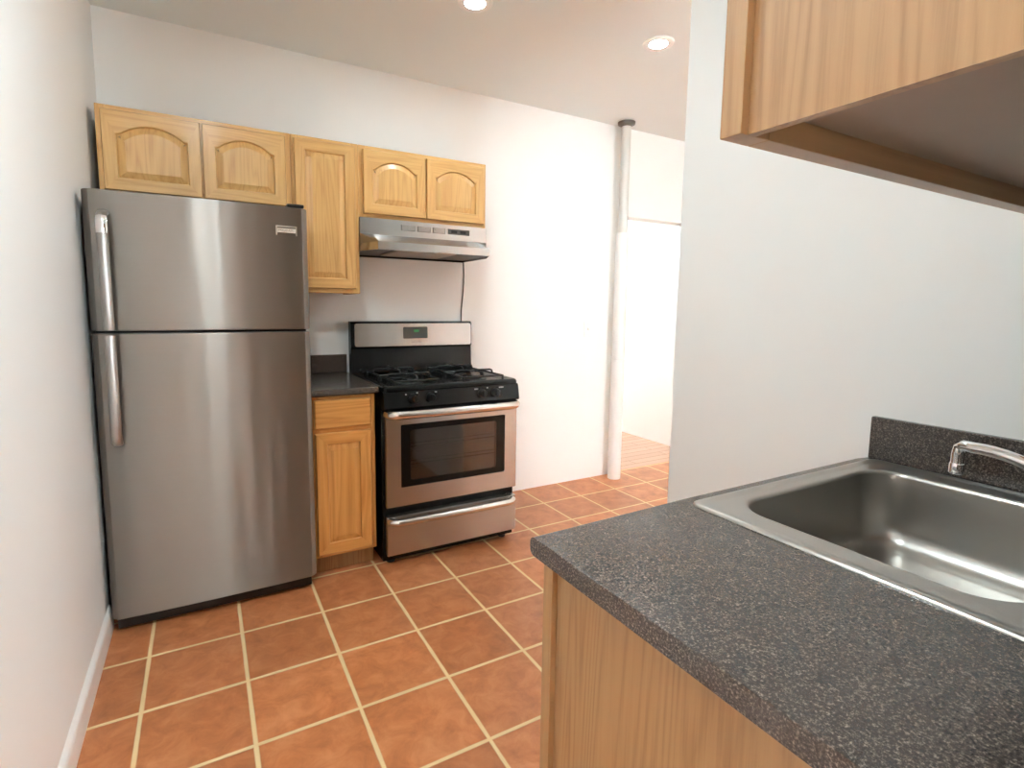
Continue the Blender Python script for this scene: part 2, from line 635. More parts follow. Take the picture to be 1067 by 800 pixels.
# made-up brown double door on the rear wall, added to darken the fridge reflection
DOORB = wood('dark_brown_door', False, lin(112, 78, 52), lin(98, 66, 44), lin(76, 50, 34))
bm = B_()
for a, b in ((-0.34, 0.245), (0.25, 0.835)):
    box(bm, a, b, YH + 0.002, YH + 0.035, 0.005, 2.03, 0.003, 1)
    for za, zb in ((0.16, 0.9), (1.02, 1.9)):
        box(bm, a + 0.09, b - 0.09, YH + 0.035, YH + 0.043, za, zb, 0.006, 1)
struct('door_1', bm, DOORB)
# baseboards with a stepped, rounded top
bp = [(0, 0), (0.014, 0), (0.014, 0.078), (0.011, 0.088), (0.006, 0.094), (0, 0.1)]
struct('baseboard_left', prism(B_(), [(XL + x, z) for x, z in bp], 'y', YH, 2.50), TRIM)

# ------------------------------------------------------------------ recessed ceiling lamps, those in view and unseen added ones


def downlight(x, y, label, k=1.0):
    t = thing('recessed_downlight', label, 'ceiling light', (x, y, ZC), 'recessed downlights')
    bm = B_()
    lathe(bm, (x, y, ZC), [(0.056, -0.0005), (0.078, -0.0005), (0.077, -0.005), (0.066, -0.008), (0.056, -0.006)], 40)
    obj('trim_ring', bm, WHITE_P, t)
    bm = B_()
    lathe(bm, (x, y, ZC), [(0.0545, -0.0008), (0.0545, -0.005), (0.04, -0.0065), (0.01, -0.007)], 40)
    obj('lens', bm, emit('lamp_glow', LAMP_COL, LAMP * k), t)


downlight(2.066, 2.091, 'round recessed downlight glowing in the ceiling nearest the grey pole', 0.5)
downlight(1.107, 2.235, 'recessed downlight cut by the top edge of the photo, before the range hood', 0.65)
downlight(0.06, 0.95, 'round recessed downlight in the ceiling before the fridge, above the way in', 1.9)  # unseen, added for the streak on the fridge and boosted as fill
downlight(2.75, 0.95, 'round recessed downlight in the ceiling behind the sink wall', 0.45)  # out of view, added to light the passage
downlight(3.1, 4.3, 'round recessed downlight in the ceiling of the room past the doorway', 0.75)  # out of view, added to make the far room bright
downlight(0.9, -1.6, 'round recessed downlight in the room behind the sink run', 0.8)  # out of view, added as light from behind the camera

# ------------------------------------------------------------------ cabinets


def door_loops(x0, x1, z0, z1, st, arch):
    """Opening of a frame and panel door and matching points on its outer edge."""
    ax0, ax1, az0, az1 = x0 + st, x1 - st, z0 + st, z1 - st
    op = [(ax0, az0), (ax1, az0)]
    ou = [(x0, z0), (x1, z0)]
    sh = az1 - arch
    n = 20
    top = []
    for k in range(n + 1):
        t = k / n
        x = ax1 + (ax0 - ax1) * t
        if arch:
            s = min(t, 1 - t) * 2                  # 0 at shoulder, 1 at crown
            q = max(0.0, (s - 0.10) / 0.90)
            z = sh + arch * (1 - (1 - q) ** 2.1)
        else:
            z = az1
        top.append((x, z))
    for k, (x, z) in enumerate(top):
        op.append((x, z))
        ou.append((x1 if k == 0 else x0 if k == n else x, z1))
    return op, ou


def inset(poly, d):
    n = len(poly)
    out = []
    for i in range(n):
        a, b, c = Vector(poly[i - 1]), Vector(poly[i]), Vector(poly[(i + 1) % n])
        e1 = (b - a).normalized()
        e2 = (c - b).normalized()
        n1 = Vector((-e1.y, e1.x))
        n2 = Vector((-e2.y, e2.x))
        s = (n1 + n2)
        s = s / max(0.35, s.dot(n1)) if s.length > 1e-6 else n1
        out.append((b.x + s.x * d, b.y + s.y * d))
    return out


def panel_door(parent, x0, x1, z0, z1, yf, th, arch, out=-1, st=0.047, name='door', woods=None):
    """Raised panel door whose face lies at y = yf; out is the way it faces along y."""
    woods = woods or [OAK_V, OAK_H]
    op, ou = door_loops(x0, x1, z0, z1, st, arch)
    P = lambda poly, d: [(x, yf - out * d, z) for x, z in poly]
    bm = B_()
    e = 0.004
    nb = len(op)

    def mi(i, k):
        return 1 if (k == 0 or 2 <= k < nb - 1) else 0
    loft(bm, [P(ou, th), P(ou, e), P(inset(ou, e * 0.8), 0), P(op, 0), P(inset(op, 0.004), 0.003), P(inset(op, 0.006), 0.010), P(inset(op, 0.006), th)], mi=mi)
    d = obj(name, bm, woods, parent, angle=40)
    bm = B_()
    rv = loft(bm, [P(inset(op, 0.0055), 0.0095), P(inset(op, 0.010), 0.0088), P(inset(op, 0.030), 0.0025), P(inset(op, 0.033), 0.0015)], cap1=True)
    obj('raised_panel', bm, [woods[0]], d, angle=12)
    return d


def wall_cabinet(name, label, x0, x1, z0, z1, yb, yf, doors, arch, bottom=0.012):
    """Cabinet on the back wall: yf is the face of its frame, doors stand proud of it."""
    t = thing(name, label, 'wall cabinet', ((x0 + x1) / 2, yb, z0))
    bm = B_()
    th = 0.016
    yi = yf + 0.0195
    box(bm, x0, x0 + th, yi, yb, z0, z1)
    box(bm, x1 - th, x1, yi, yb, z0, z1)
    box(bm, x0 + th, x1 - th, yi, yb, z1 - th, z1)
    box(bm, x0 + th, x1 - th, yi, yb, z0 + bottom, z0 + bottom + th)
    box(bm, x0 + th, x1 - th, yb - 0.006, yb, z0 + bottom + th, z1 - th)
    obj('carcass', bm, PLY_V, t, smooth=False)
    bm = B_()
    fwid = 0.038
    box(bm, x0, x0 + fwid, yf, yi, z0, z1, 0.0015, 1, 0)
    box(bm, x1 - fwid, x1, yf, yi, z0, z1, 0.0015, 1, 0)
    box(bm, x0 + fwid, x1 - fwid, yf, yi, z1 - fwid, z1, 0.0015, 1, 1)
    box(bm, x0 + fwid, x1 - fwid, yf, yi, z0, z0 + fwid, 0.0015, 1, 1)
    if len(doors) == 2:
        m = (doors[0][1] + doors[1][0]) / 2
        box(bm, m - 0.025, m + 0.025, yf + 0.0005, yi, z0 + fwid, z1 - fwid, 0, 1, 0)
    obj('face_frame', bm, [OAK_V, OAK_H], t, angle=40)
    for dx0, dx1, dz0, dz1 in doors:
        panel_door(t, dx0, dx1, dz0, dz1, yf - 0.0205, 0.019, arch)
    return t


YU = 2.81
ZU1, ZU0 = 2.116, 1.757
wall_cabinet('wall_cabinet', 'honey oak wall cabinet with two arched doors above the fridge', -0.352, 0.4035, ZU0, ZU1, YB - 0.001, YU,
             [(-0.333, 0.026, 1.771, 2.095), (0.033, 0.379, 1.771, 2.095)], 0.045)
wall_cabinet('wall_cabinet', 'tall narrow honey oak wall cabinet with one square panel door right of the fridge', 0.4045, 0.7285, 1.3617, ZU1, YB - 0.001, YU,
             [(0.418, 0.708, 1.385, 2.098)], 0.0)
wall_cabinet('wall_cabinet', 'honey oak wall cabinet with two arched doors above the range hood', 0.7295, 1.466, ZU0, ZU1, YB - 0.001, YU,
             [(0.750, 1.090, 1.775, 2.095), (1.097, 1.447, 1.775, 2.095)], 0.045)

# small base cabinet between fridge and range
t = thing('base_cabinet', 'narrow honey oak base cabinet with drawer and door between fridge and range', 'base cabinet', (0.56, 2.8, 0))
x0, x1, yf, yb = 0.416, 0.712, 2.512, YB - 0.001
bm = B_()
for xa in (x0, x1 - 0.016):
    prism(bm, [(yb, 0.0), (yf + 0.08, 0.0), (yf + 0.08, 0.1), (yf + 0.02, 0.1), (yf + 0.02, 0.878), (yb, 0.878)], 'x', xa, xa + 0.016)
box(bm, x0 + 0.016, x1 - 0.016, yf + 0.02, yb, 0.105, 0.121)
box(bm, x0 + 0.016, x1 - 0.016, yb - 0.006, yb, 0.121, 0.878)
obj('carcass', bm, OAK_SHADE_V, t, smooth=False)
bm = B_()
box(bm, x0, x0 + 0.036, yf, yf + 0.0195, 0.1, 0.878, 0.0015, 1, 0)
box(bm, x1 - 0.036, x1, yf, yf + 0.0195, 0.1, 0.878, 0.0015, 1, 0)
box(bm, x0 + 0.036, x1 - 0.036, yf, yf + 0.0195, 0.838, 0.878, 0.0015, 1, 1)
box(bm, x0 + 0.036, x1 - 0.036, yf, yf + 0.0195, 0.70, 0.735, 0.0015, 1, 1)
box(bm, x0 + 0.036, x1 - 0.036, yf, yf + 0.0195, 0.1, 0.14, 0.0015, 1, 1)
obj('face_frame', bm, [OAK_SHADE_V, OAK_SHADE_H], t, angle=40)
obj('toe_kick', box(B_(), x0 + 0.0005, x1 - 0.0005, yf + 0.062, yf + 0.0795, 0.001, 0.0995), PLY_V, t, smooth=False)
bm = B_()
P = lambda d, dd: [(x, yf - 0.0205 + dd, z) for x, z in ((0.427 + d, 0.728 + d), (0.690 - d, 0.728 + d), (0.690 - d, 0.862 - d), (0.427 + d, 0.862 - d))]
loft(bm, [P(0, 0.02), P(0, 0.006), P(0.006, 0.0), P(0.012, 0.0)], mi=0, cap0=True, cap1=True)
obj('drawer', bm, [OAK_SHADE_H], t, angle=20)
panel_door(t, 0.429, 0.688, 0.118, 0.706, yf - 0.0205, 0.019, 0.0, st=0.05, woods=[OAK_SHADE_V, OAK_SHADE_H])

t = thing('countertop', 'small speckled dark grey countertop between fridge and range', 'countertop', (0.57, 2.8, 0.878))
bm = B_()
prof = [(YB - 0.002, 0.8785), (2.500, 0.8785), (2.484, 0.881), (2.476, 0.888), (2.475, 0.900), (2.479, 0.909), (2.490, 0.914), (YB - 0.002, 0.914)]
prism(bm, prof, 'x', 0.4125, 0.722)
obj('slab', bm, GRAN, t, angle=40)
obj('backsplash', box(B_(), 0.4125, 0.722, YB - 0.021, YB - 0.002, 0.9145, 1.018, 0.003, 2), GRAN, t, angle=40)

# ------------------------------------------------------------------ fridge
fx0, fx1, fy = -0.3615, 0.4085, 2.4157
t = thing('refrigerator', 'tall brushed steel two door refrigerator against the left wall', 'refrigerator', (0.023, 2.8, 0))
bm = B_()
box(bm, fx0 + 0.006, fx1 - 0.006, fy + 0.075, YB - 0.03, 0.03, 1.69, 0.006, 2)
obj('cabinet', bm, GRAPH, t)


def fridge_door(z0, z1, name):
    r = 0.028
    pts = []
    n = 28
    cx = (fx0 + fx1) / 2
    hw = (fx1 - fx0) / 2
    sag = 0.007
    edge = []                                            # eased corner: small arc, slanted flat, small arc
    ra, an, ln = 0.008, math.radians(38), 0.021
    X, Y = 0.0, 0.0
    st = [(k + 0.5) / 6 * an for k in range(6)]
    for q in st:
        X += ra * an / 6 * math.cos(q)
        Y += ra * an / 6 * math.sin(q)
        edge.append((X, Y))
    X += ln * math.cos(an)
    Y += ln * math.sin(an)
    edge.append((X, Y))
    for k in range(6):
        q = an + (PI / 2 - an) * (k + 0.5) / 6
        X += ra * (PI / 2 - an) / 6 * math.cos(q)
        Y += ra * (PI / 2 - an) / 6 * math.sin(q)
        edge.append((X, Y))
    r = X
    pts += [(fx0 + r - ex_, fy + sag + ey_) for ex_, ey_ in reversed(edge)]
    for k in range(0, n + 1):
        x = fx0 + r + (fx1 - fx0 - 2 * r) * k / n
        q = (x - cx) / (hw - r)
        pts.append((x, fy + sag * q * q))
    pts += [(fx1 - r + ex_, fy + sag + ey_) for ex_, ey_ in edge]
    pts += [(fx1, fy + 0.066), (fx0, fy + 0.066)]

    def lp(z, s):
        return [(cx + (x - cx) * (1 - s / hw), y + (s if y < fy + 0.06 else 0), z) for x, y in pts]
    bm = B_()
    loft(bm, [lp(z0, 0.006), lp(z0 + 0.002, 0.002), lp(z0 + 0.006, 0), lp(z1 - 0.006, 0), lp(z1 - 0.002, 0.002), lp(z1, 0.006)], cap0=True, cap1=True)
    d = obj(name, bm, STEEL_FR, t, angle=35)
    obj('gasket', box(B_(), fx0 + 0.012, fx1 - 0.012, fy + 0.0665, fy + 0.0745, z0 + 0.012, z1 - 0.012), BLACK_P, d, smooth=False)
    return d


dz = fridge_door(1.1945, 1.7068, 'freezer_door')
dl = fridge_door(0.062, 1.1845, 'fridge_door')
hx = -0.298


def door_handle(zt, zb, cap_top, door):
    yo = fy - 0.048
    ys = fy + 0.004
    bm = B_()
    if cap_top:      # freezer: mount at the top, bar ends at the lower edge of the door
        path = [(hx, ys, zt), (hx, ys - 0.02, zt - 0.002), (hx, yo + 0.008, zt - 0.012), (hx, yo, zt - 0.035), (hx, yo - 0.001, zt - 0.1),
                (hx, yo, (zt + zb) / 2), (hx, yo + 0.003, zb + 0.05), (hx, yo + 0.008, zb)]
    else:            # fridge: mount at the bottom
        path = [(hx, yo + 0.008, zt), (hx, yo + 0.003, zt - 0.05), (hx, yo, (zt + zb) / 2), (hx, yo, zb + 0.1), (hx, yo + 0.001, zb + 0.03),
                (hx, yo + 0.012, zb + 0.008), (hx, yo + 0.03, zb), (hx, ys, zb)]
    tube(bm, path, 0.0175, 18, flat=0.62, side=(0, 1, 0))
    h = obj('handle', bm, STEEL_G, door, angle=60)
    zc = zt - 0.012 if cap_top else zb + 0.012
    z2 = zb + 0.014 if cap_top else zt - 0.014
    return h


hd = door_handle(1.622, 1.200, True, dz)
bm = B_()
tube(bm, [(hx, fy - 0.034, 1.606), (hx, fy - 0.044, 1.598), (hx, fy - 0.0482, 1.586), (hx, fy - 0.0486, 1.560), (hx, fy - 0.0488, 1.545)], [0.0185, 0.0195, 0.0195, 0.0195, 0.0185], 18, flat=0.68, side=(0, 1, 0))
obj('handle_cap', bm, CHROME, dz, angle=50)
door_handle(1.178, 0.772, False, dl)
bm = B_()
tube(bm, [(hx, fy + 0.006, 1.225), (hx, fy - 0.032, 1.225)], 0.009, 12)
obj('handle_post', bm, STEEL_G, dz)
bm = B_()
tube(bm, [(hx, fy + 0.006, 1.15), (hx, fy - 0.032, 1.15)], 0.009, 12)
obj('handle_post', bm, STEEL_G, dl)
bm = B_()                                               # bracket shaped badge with lettering
yb_ = fy + 0.0060
box(bm, 0.282, 0.364, fy - 0.0012, yb_, 1.6225, 1.6265)
box(bm, 0.282, 0.286, fy - 0.0012, yb_, 1.588, 1.6225)
box(bm, 0.360, 0.364, fy - 0.0012, yb_, 1.588, 1.6225)
box(bm, 0.288, 0.358, fy - 0.0004, yb_, 1.599, 1.6165)
bdg = obj('badge', bm, BADGE, dz, smooth=False)


def text_mesh(s, size, x, y, z, mat, parent, name='lettering'):
    cu = bpy.data.curves.new('t', 'FONT')
    cu.body = s
    cu.size = size
    cu.align_x = 'CENTER'
    cu.align_y = 'CENTER'
    cu.extrude = 0.0004
    tmp = bpy.data.objects.new('t', cu)
    C.objects.link(tmp)
    dg = bpy.context.evaluated_depsgraph_get()
    me = bpy.data.meshes.new_from_object(tmp.evaluated_get(dg))
    bpy.data.objects.remove(tmp)
    bm = B_()
    bm.from_mesh(me)
    bmesh.ops.rotate(bm, verts=bm.verts, cent=(0, 0, 0), matrix=Matrix.Rotation(PI / 2, 3, 'X'))
    bmesh.ops.translate(bm, verts=bm.verts, vec=(x, y, z))
    return obj(name, bm, mat, parent, smooth=False)


text_mesh('FRIGIDAIRE', 0.0125, 0.323, fy - 0.0008, 1.6075, GREYPRINT, dz)
obj('hinge_cover', box(B_(), 0.330, 0.398, fy + 0.012, fy + 0.11, 1.7075, 1.722, 0.005, 2), BLACK_P, t)
bm = B_()
box(bm, fx0 + 0.015, fx1 - 0.02, fy + 0.035, fy + 0.074, 0.012, 0.058, 0.004, 2)
gr = obj('base_grille', bm, BLACK_P, t)
for xx in (fx0 + 0.05, fx1 - 0.055):
    bm = B_()
    lathe(bm, (xx, fy + 0.1, 0), [(0.016, 0.0005), (0.018, 0.004), (0.016, 0.012), (0.007, 0.014), (0.007, 0.031)], 20)
    obj('levelling_foot', bm, BLACK_P, t)

# ------------------------------------------------------------------ range
rx0, rx1, ry = 0.737, 1.489, 2.456
t = thing('gas_range', 'freestanding gas range in stainless steel and black with four burners', 'range', (1.113, 2.8, 0))
bm = B_()
box(bm, rx0, rx1, ry + 0.035, 3.105, 0.022, 0.888, 0.004, 2)
obj('body', bm, BLACK, t)
# cooktop with a rolled rim
bm = B_()
loops = []
for (ins, z) in ((0.0, 0.889), (0.0, 0.902), (0.003, 0.910), (0.010, 0.914), (0.028, 0.914), (0.040, 0.910), (0.055, 0.904)):
    loops.append([(x, y, z) for x, y in rrect(rx0 + ins, rx1 - ins, ry - 0.004 + ins, 3.04 - ins * 0.4, 0.022, 6)])
loft(bm, loops, cap0=True, cap1=True)
ct = obj('cooktop', bm, BLACK, t, angle=50)
# control panel, leaning slightly forward at the foot
bm = B_()
prism(bm, [(ry + 0.034, 0.8885), (ry + 0.002, 0.8885), (ry - 0.006, 0.880), (ry - 0.020, 0.812), (ry - 0.016, 0.802), (ry + 0.034, 0.800)], 'x', rx0, rx1)
cp = obj('control_panel', bm, BLACK, t, angle=40)
for kx in (0.884, 0.975, 1.262, 1.343):
    bm = B_()
    c = (kx, ry - 0.0145, 0.851)
    lathe(bm, c, [(0.023, 0.001), (0.0235, -0.004), (0.020, -0.008), (0.0185, -0.026), (0.016, -0.030), (0.004, -0.031)], 28, 'y')
    kb = obj('knob', bm, BLACK_P, cp, angle=40)
    box_ = box(B_(), kx - 0.0045, kx + 0.0045, c[1] - 0.040, c[1] - 0.024, 0.833, 0.869, 0.002, 2)
    # the grip is one with the knob
    bmk = B_()
    bmk.from_mesh(kb.data)
    off = root_loc(t)
    bmesh.ops.translate(box_, verts=box_.verts, vec=-off)
    mt = bpy.data.meshes.new('g')
    box_.to_mesh(mt)
    box_.free()
    bmk.from_mesh(mt)
    bmk.to_mesh(kb.data)
    bmk.free()
for mx0, mx1, mz in ((0.846, 0.852, 0.871), (0.903, 0.911, 0.876), (1.000, 1.011, 0.874), (1.222, 1.243, 0.873), (1.294, 1.303, 0.876), (1.368, 1.396, 0.874)):
    yy = ry - 0.0135 + (0.8115 - mz) * -0.2 * 0 
    yy = ry - 0.020 + (mz - 0.812) * (0.014 / 0.068)
    bm = B_()
    box(bm, mx0, mx1, yy - 0.0008, yy + 0.003, mz - 0.003, mz + 0.003)
    obj('control_mark', bm, MARK, cp, smooth=False)
# oven door
DZ0, DZ1 = 0.308, 0.766
wx0, wx1, wz0, wz1 = 0.822, 1.410, 0.405, 0.722
yd = ry - 0.006
bm = B_()
outer = lambda d, y: [(x, y, z) for x, z in rrect(rx0 + 0.010 + d, rx1 - 0.004 - d, DZ0 + d, DZ1 - d, 0.006, 5)]
inner = lambda d, y: [(x, y, z) for x, z in rrect(wx0 + d, wx1 - d, wz0 + d, wz1 - d, 0.006, 5)]
loft(bm, [outer(0, ry + 0.033), outer(0, yd + 0.004), outer(0.003, yd), inner(0, yd), inner(0.002, yd + 0.004), inner(0.002, ry + 0.033), outer(0, ry + 0.033)])
od = obj('oven_door', bm, STEEL, t, angle=40)
bm = B_()
fi = lambda d, y: [(x, y, z) for x, z in rrect(wx0 + 0.0025 + d, wx1 - 0.0025 - d, wz0 + 0.0025 + d, wz1 - 0.0025 - d, 0.006, 5)]
fj = lambda d, y: [(x, y, z) for x, z in rrect(wx0 + 0.050 + d, wx1 - 0.050 - d, wz0 + 0.030 + d, wz1 - 0.030 - d, 0.016, 5)]
loft(bm, [fi(0, yd + 0.020), fi(0, yd + 0.003), fj(0, yd + 0.003), fj(0, yd + 0.020), fi(0, yd + 0.020)])
obj('window_border', bm, BLACK, od, angle=40)
bm = B_()
loft(bm, [fj(0.0008, yd + 0.010), fj(0.0008, yd + 0.004)], cap0=True, cap1=True)
obj('window_glass', bm, OVENGLASS, od)
# lining and racks seen through the glass
bm = B_()
cx0, cx1, cz0, cz1 = wx0 + 0.045, wx1 - 0.045, wz0 + 0.02, wz1 - 0.02
box(bm, cx0, cx1, ry + 0.0305, ry + 0.033, cz0, cz1)
obj('oven_lining', bm, CAVITY, od, smooth=False)
for zr in (0.510, 0.600):
    bm = B_()
    for dzz, rr in ((0, 0.0032), (0.018, 0.002)):
        tube(bm, [(cx0 + 0.006, ry + 0.024, zr + dzz), (cx1 - 0.006, ry + 0.024, zr + dzz)], rr, 8)
    obj('oven_rack', bm, STEEL_H, od)
obj('door_top_trim', box(B_(), rx0 + 0.010, rx1 - 0.004, yd + 0.002, ry + 0.033, DZ1 + 0.0005, 0.796, 0.003, 2), BLACK, od)


def bar_handle(x0, x1, z, y, so, r, parent, name='handle', flat=0.8):
    """Bar with swept ends that meet the front at y."""
    path = [(x0, y + 0.004, z)]
    for k in range(1, 7):
        a = PI / 2 * k / 6
        path.append((x0 + 0.045 * (1 - math.cos(a)), y - so * math.sin(a), z))
    for k in range(1, 10):
        path.append((x0 + 0.045 + (x1 - x0 - 0.09) * k / 10, y - so - 0.004 * math.sin(PI * k / 10), z))
    for k in range(0, 7):
        a = PI / 2 * (1 - k / 6)
        path.append((x1 - 0.045 * (1 - math.cos(a)), y - so * math.sin(a), z))
    path.append((x1, y + 0.004, z))
    bm = B_()
    tube(bm, path, r, 18, flat=flat, side=(0, 0, 1))
    return obj(name, bm, STEEL_H, parent, angle=60)


bar_handle(rx0 + 0.022, rx1 - 0.018, 0.779, yd + 0.003, 0.048, 0.0215, od, flat=1.0)
# storage drawer
bm = B_()
o2 = lambda d, y: [(x, y, z) for x, z in rrect(rx0 + 0.012 + d, rx1 - 0.004 - d, 0.060 + d, 0.262 - d, 0.006, 5)]
loft(bm, [o2(0, ry + 0.034), o2(0, yd + 0.004), o2(0.003, yd)], cap0=True, cap1=True)
dr = obj('storage_drawer', bm, STEEL, t, angle=40)
bar_handle(rx0 + 0.030, rx1 - 0.030, 0.240, yd + 0.001, 0.036, 0.0195, dr, flat=0.95)
for xx in (rx0 + 0.05, rx1 - 0.05):
    for yy in (ry + 0.07, 3.05):
        bm = B_()
        lathe(bm, (xx, yy, 0), [(0.020, 0.0005), (0.022, 0.006), (0.018, 0.014), (0.010, 0.016), (0.010, 0.0225)], 20)
        obj('foot', bm, BLACK_P, t)
# backguard
bm = B_()
prism(bm, [(3.105, 0.9), (3.042, 0.9), (3.050, 0.945), (3.058, 1.052), (3.046, 1.060), (3.050, 1.195), (3.056, 1.205), (3.066, 1.209), (3.105, 1.209)], 'x', rx0 - 0.004, rx1 + 0.008)
bg = obj('backguard', bm, BLACK, t, angle=25)
bm = B_()
pl = lambda d, y: [(x, y + (z - 1.07) * 0.0315, z) for x, z in rrect(rx0 + 0.014 + d, rx1 + 0.003 - d, 1.062 + d, 1.198 - d, 0.016, 6)]
loft(bm, [pl(0, 3.049), pl(0, 3.044), pl(0.002, 3.0415)], cap0=True, cap1=True)
fp = obj('facia_panel', bm, STEEL, bg, angle=40)
bm = B_()
pl2 = lambda d, y: [(x, y + (z - 1.07) * 0.0315, z) for x, z in rrect(1.043 + d, 1.196 - d, 1.107 + d, 1.176 - d, 0.006, 5)]
loft(bm, [pl2(0, 3.0416), pl2(0, 3.0395), pl2(0.001, 3.039)], cap0=True, cap1=True)
obj('display', bm, plain('display_glass', lin(40, 44, 44), 0.12), bg, angle=40)
bm = B_()
box(bm, 1.108, 1.140, 3.0390, 3.0412, 1.146, 1.160)
obj('display_light', bm, GREEN, bg, smooth=False)
text_mesh('FRIGIDAIRE', 0.0125, 1.125, 3.0408, 1.084, GREYPRINT, bg)


def burner(bx, by, rad):
    z = 0.9045
    bm = B_()
    lathe(bm, (bx, by, z), [(0.072, 0.0), (0.070, 0.003), (rad + 0.008, 0.004), (rad + 0.006, 0.012), (rad, 0.013)], 36)
    b = obj('burner', bm, BLACK_M, t, angle=40)
    bm = B_()
    lathe(bm, (bx, by, z), [(rad, 0.0135), (rad + 0.003, 0.016), (rad, 0.022), (rad * 0.5, 0.024), (0.002, 0.0242)], 36)
    obj('burner_cap', bm, BLACK, b, angle=40)


def grate(gx, gy):
    s = 0.118
    zt = 0.952
    z0 = 0.905
    bm = B_()
    for a in range(4):
        ca, sa = math.cos(a * PI / 2), math.sin(a * PI / 2)
        R = lambda x, y, z: (gx + x * ca - y * sa, gy + x * sa + y * ca, z)
        # low side rail, corner leg and a finger that climbs towards the flame
        tube(bm, [R(-s, -s, zt - 0.022), R(s, -s, zt - 0.022)], 0.0055, 8)
        tube(bm, [R(-s, -s, z0), R(-s, -s, zt - 0.020)], [0.008, 0.006], 8)
        tube(bm, [R(0, -s, zt - 0.022), R(0, -s + 0.006, zt - 0.004), R(0, -s + 0.02, zt), R(0, -0.028, zt), R(0, -0.024, zt - 0.006)], 0.0055, 8)
    obj('burner_grate', bm, BLACK_M, t, angle=50)


for bx in (0.925, 1.30):
    for by in (2.615, 2.875):
        burner(bx, by, 0.036 if by < 2.7 else 0.03)
        grate(bx, by)

# ------------------------------------------------------------------ range hood
t = thing('range_hood', 'stainless range hood under the arched cabinet, over the range', 'range hood', (1.094, 2.95, 1.585))
hx0, hx1, hyb = 0.7305, 1.468, YB - 0.002
ZB = 1.581
bm = B_()
th = 0.004
# shell: rear box with flat front, canopy with angled front corners
up = [(hx0, hyb), (hx0, 2.80), (hx1, 2.80), (hx1, hyb)]
cn = [(hx0, hyb), (hx0, 2.80), (0.778, 2.640), (1.405, 2.640), (hx1, 2.80), (hx1, hyb)]


def lp(p, z):
    return [(x, y, z) for x, y in p]


up6 = [up[0], up[1], (0.80, 2.80), (1.40, 2.80), up[2], up[3]]
ci = [(hx0 + th, hyb), (hx0 + th, 2.80), (0.778 + th, 2.640 + th), (1.405 - th, 2.640 + th), (hx1 - th, 2.80), (hx1 - th, hyb)]
loft(bm, [lp(up6, 1.7555), lp(up6, 1.672), lp(cn, 1.620), lp(cn, ZB), lp(ci, ZB), lp(ci, ZB + 0.022)], cap0=True)
obj('shell', bm, STEEL, t, angle=20)
bm = B_()
prism(bm, [(x, y) for x, y in ci], 'z', ZB + 0.0100, ZB + 0.0225)
obj('underside', bm, BLACK_P, t, smooth=False)
bm = B_()
box(bm, 0.895, 1.235, 2.70, 3.00, ZB + 0.0005, ZB + 0.0095, 0.003, 1)
obj('grease_filter', bm, plain('pale_filter_mesh', lin(176, 166, 156), 0.5), t)
bm = B_()
box(bm, 1.10, 1.21, 2.655, 2.696, ZB - 0.003, ZB + 0.0095, 0.004, 2)
obj('lamp_lens', bm, LENS, t)
for v0, v1, mat in ((0.952, 1.030, 'a'), (1.046, 1.120, 'a'), (1.134, 1.208, 'a'), (1.226, 1.358, 'b')):
    bm = B_()
    box(bm, v0, v1, 2.7982, 2.801, 1.704, 1.7335)
    v = obj('vent' if mat == 'a' else 'switch_panel', bm, FILTER if mat == 'a' else plain('dark_switch_panel', lin(84, 82, 78), 0.4), t, smooth=False)
    if mat == 'a':
        bm = B_()
        for k in range(7):
            z = 1.7065 + k * 0.0040
            box(bm, v0 + 0.003, v1 - 0.003, 2.7968, 2.7981, z, z + 0.0018)
        obj('louvre', bm, STEEL_H, v, smooth=False)
    else:
        for k in range(2):
            bm = B_()
            box(bm, v0 + 0.018 + k * 0.055, v0 + 0.055 + k * 0.055, 2.7945, 2.7981, 1.711, 1.7265, 0.0015, 1)
            obj('rocker', bm, BLACK_P, v, smooth=False)

# power lead from the hood down behind the range
bm = B_()
pts = []
for k in range(25):
    q = k / 24
    pts.append((1.474 - 0.012 * q + 0.006 * math.sin(q * 7), YB - 0.005 - 0.002 * math.sin(q * 5) ** 2, 1.600 - q * 0.55))
tube(bm, pts, 0.0032, 8)
tag(obj('power_cord', bm, BLACK_P), 'thin black cord hanging down the wall from the range hood to the range', 'cord')

# ------------------------------------------------------------------ light switch
t = thing('light_switch', 'white light switch plate on the back wall left of the pole', 'switch', (2.50, YB, 1.15))
bm = B_()
q = lambda d, y: [(x, y, z) for x, z in rrect(2.464 + d, 2.536 - d, 1.09 + d, 1.208 - d, 0.006, 5)]
loft(bm, [q(0, YB - 0.0005), q(0.0, YB - 0.004), q(0.003, YB - 0.0065)], cap0=True, cap1=True)
obj('cover_plate', bm, WHITE_P, t, angle=40)
bm = B_()
prism(bm, [(YB - 0.0066, 1.138), (YB - 0.016, 1.146), (YB - 0.0145, 1.152), (YB - 0.0066, 1.160)], 'x', 2.494, 2.506)
obj('toggle', bm, WHITE_P, t, angle=40)

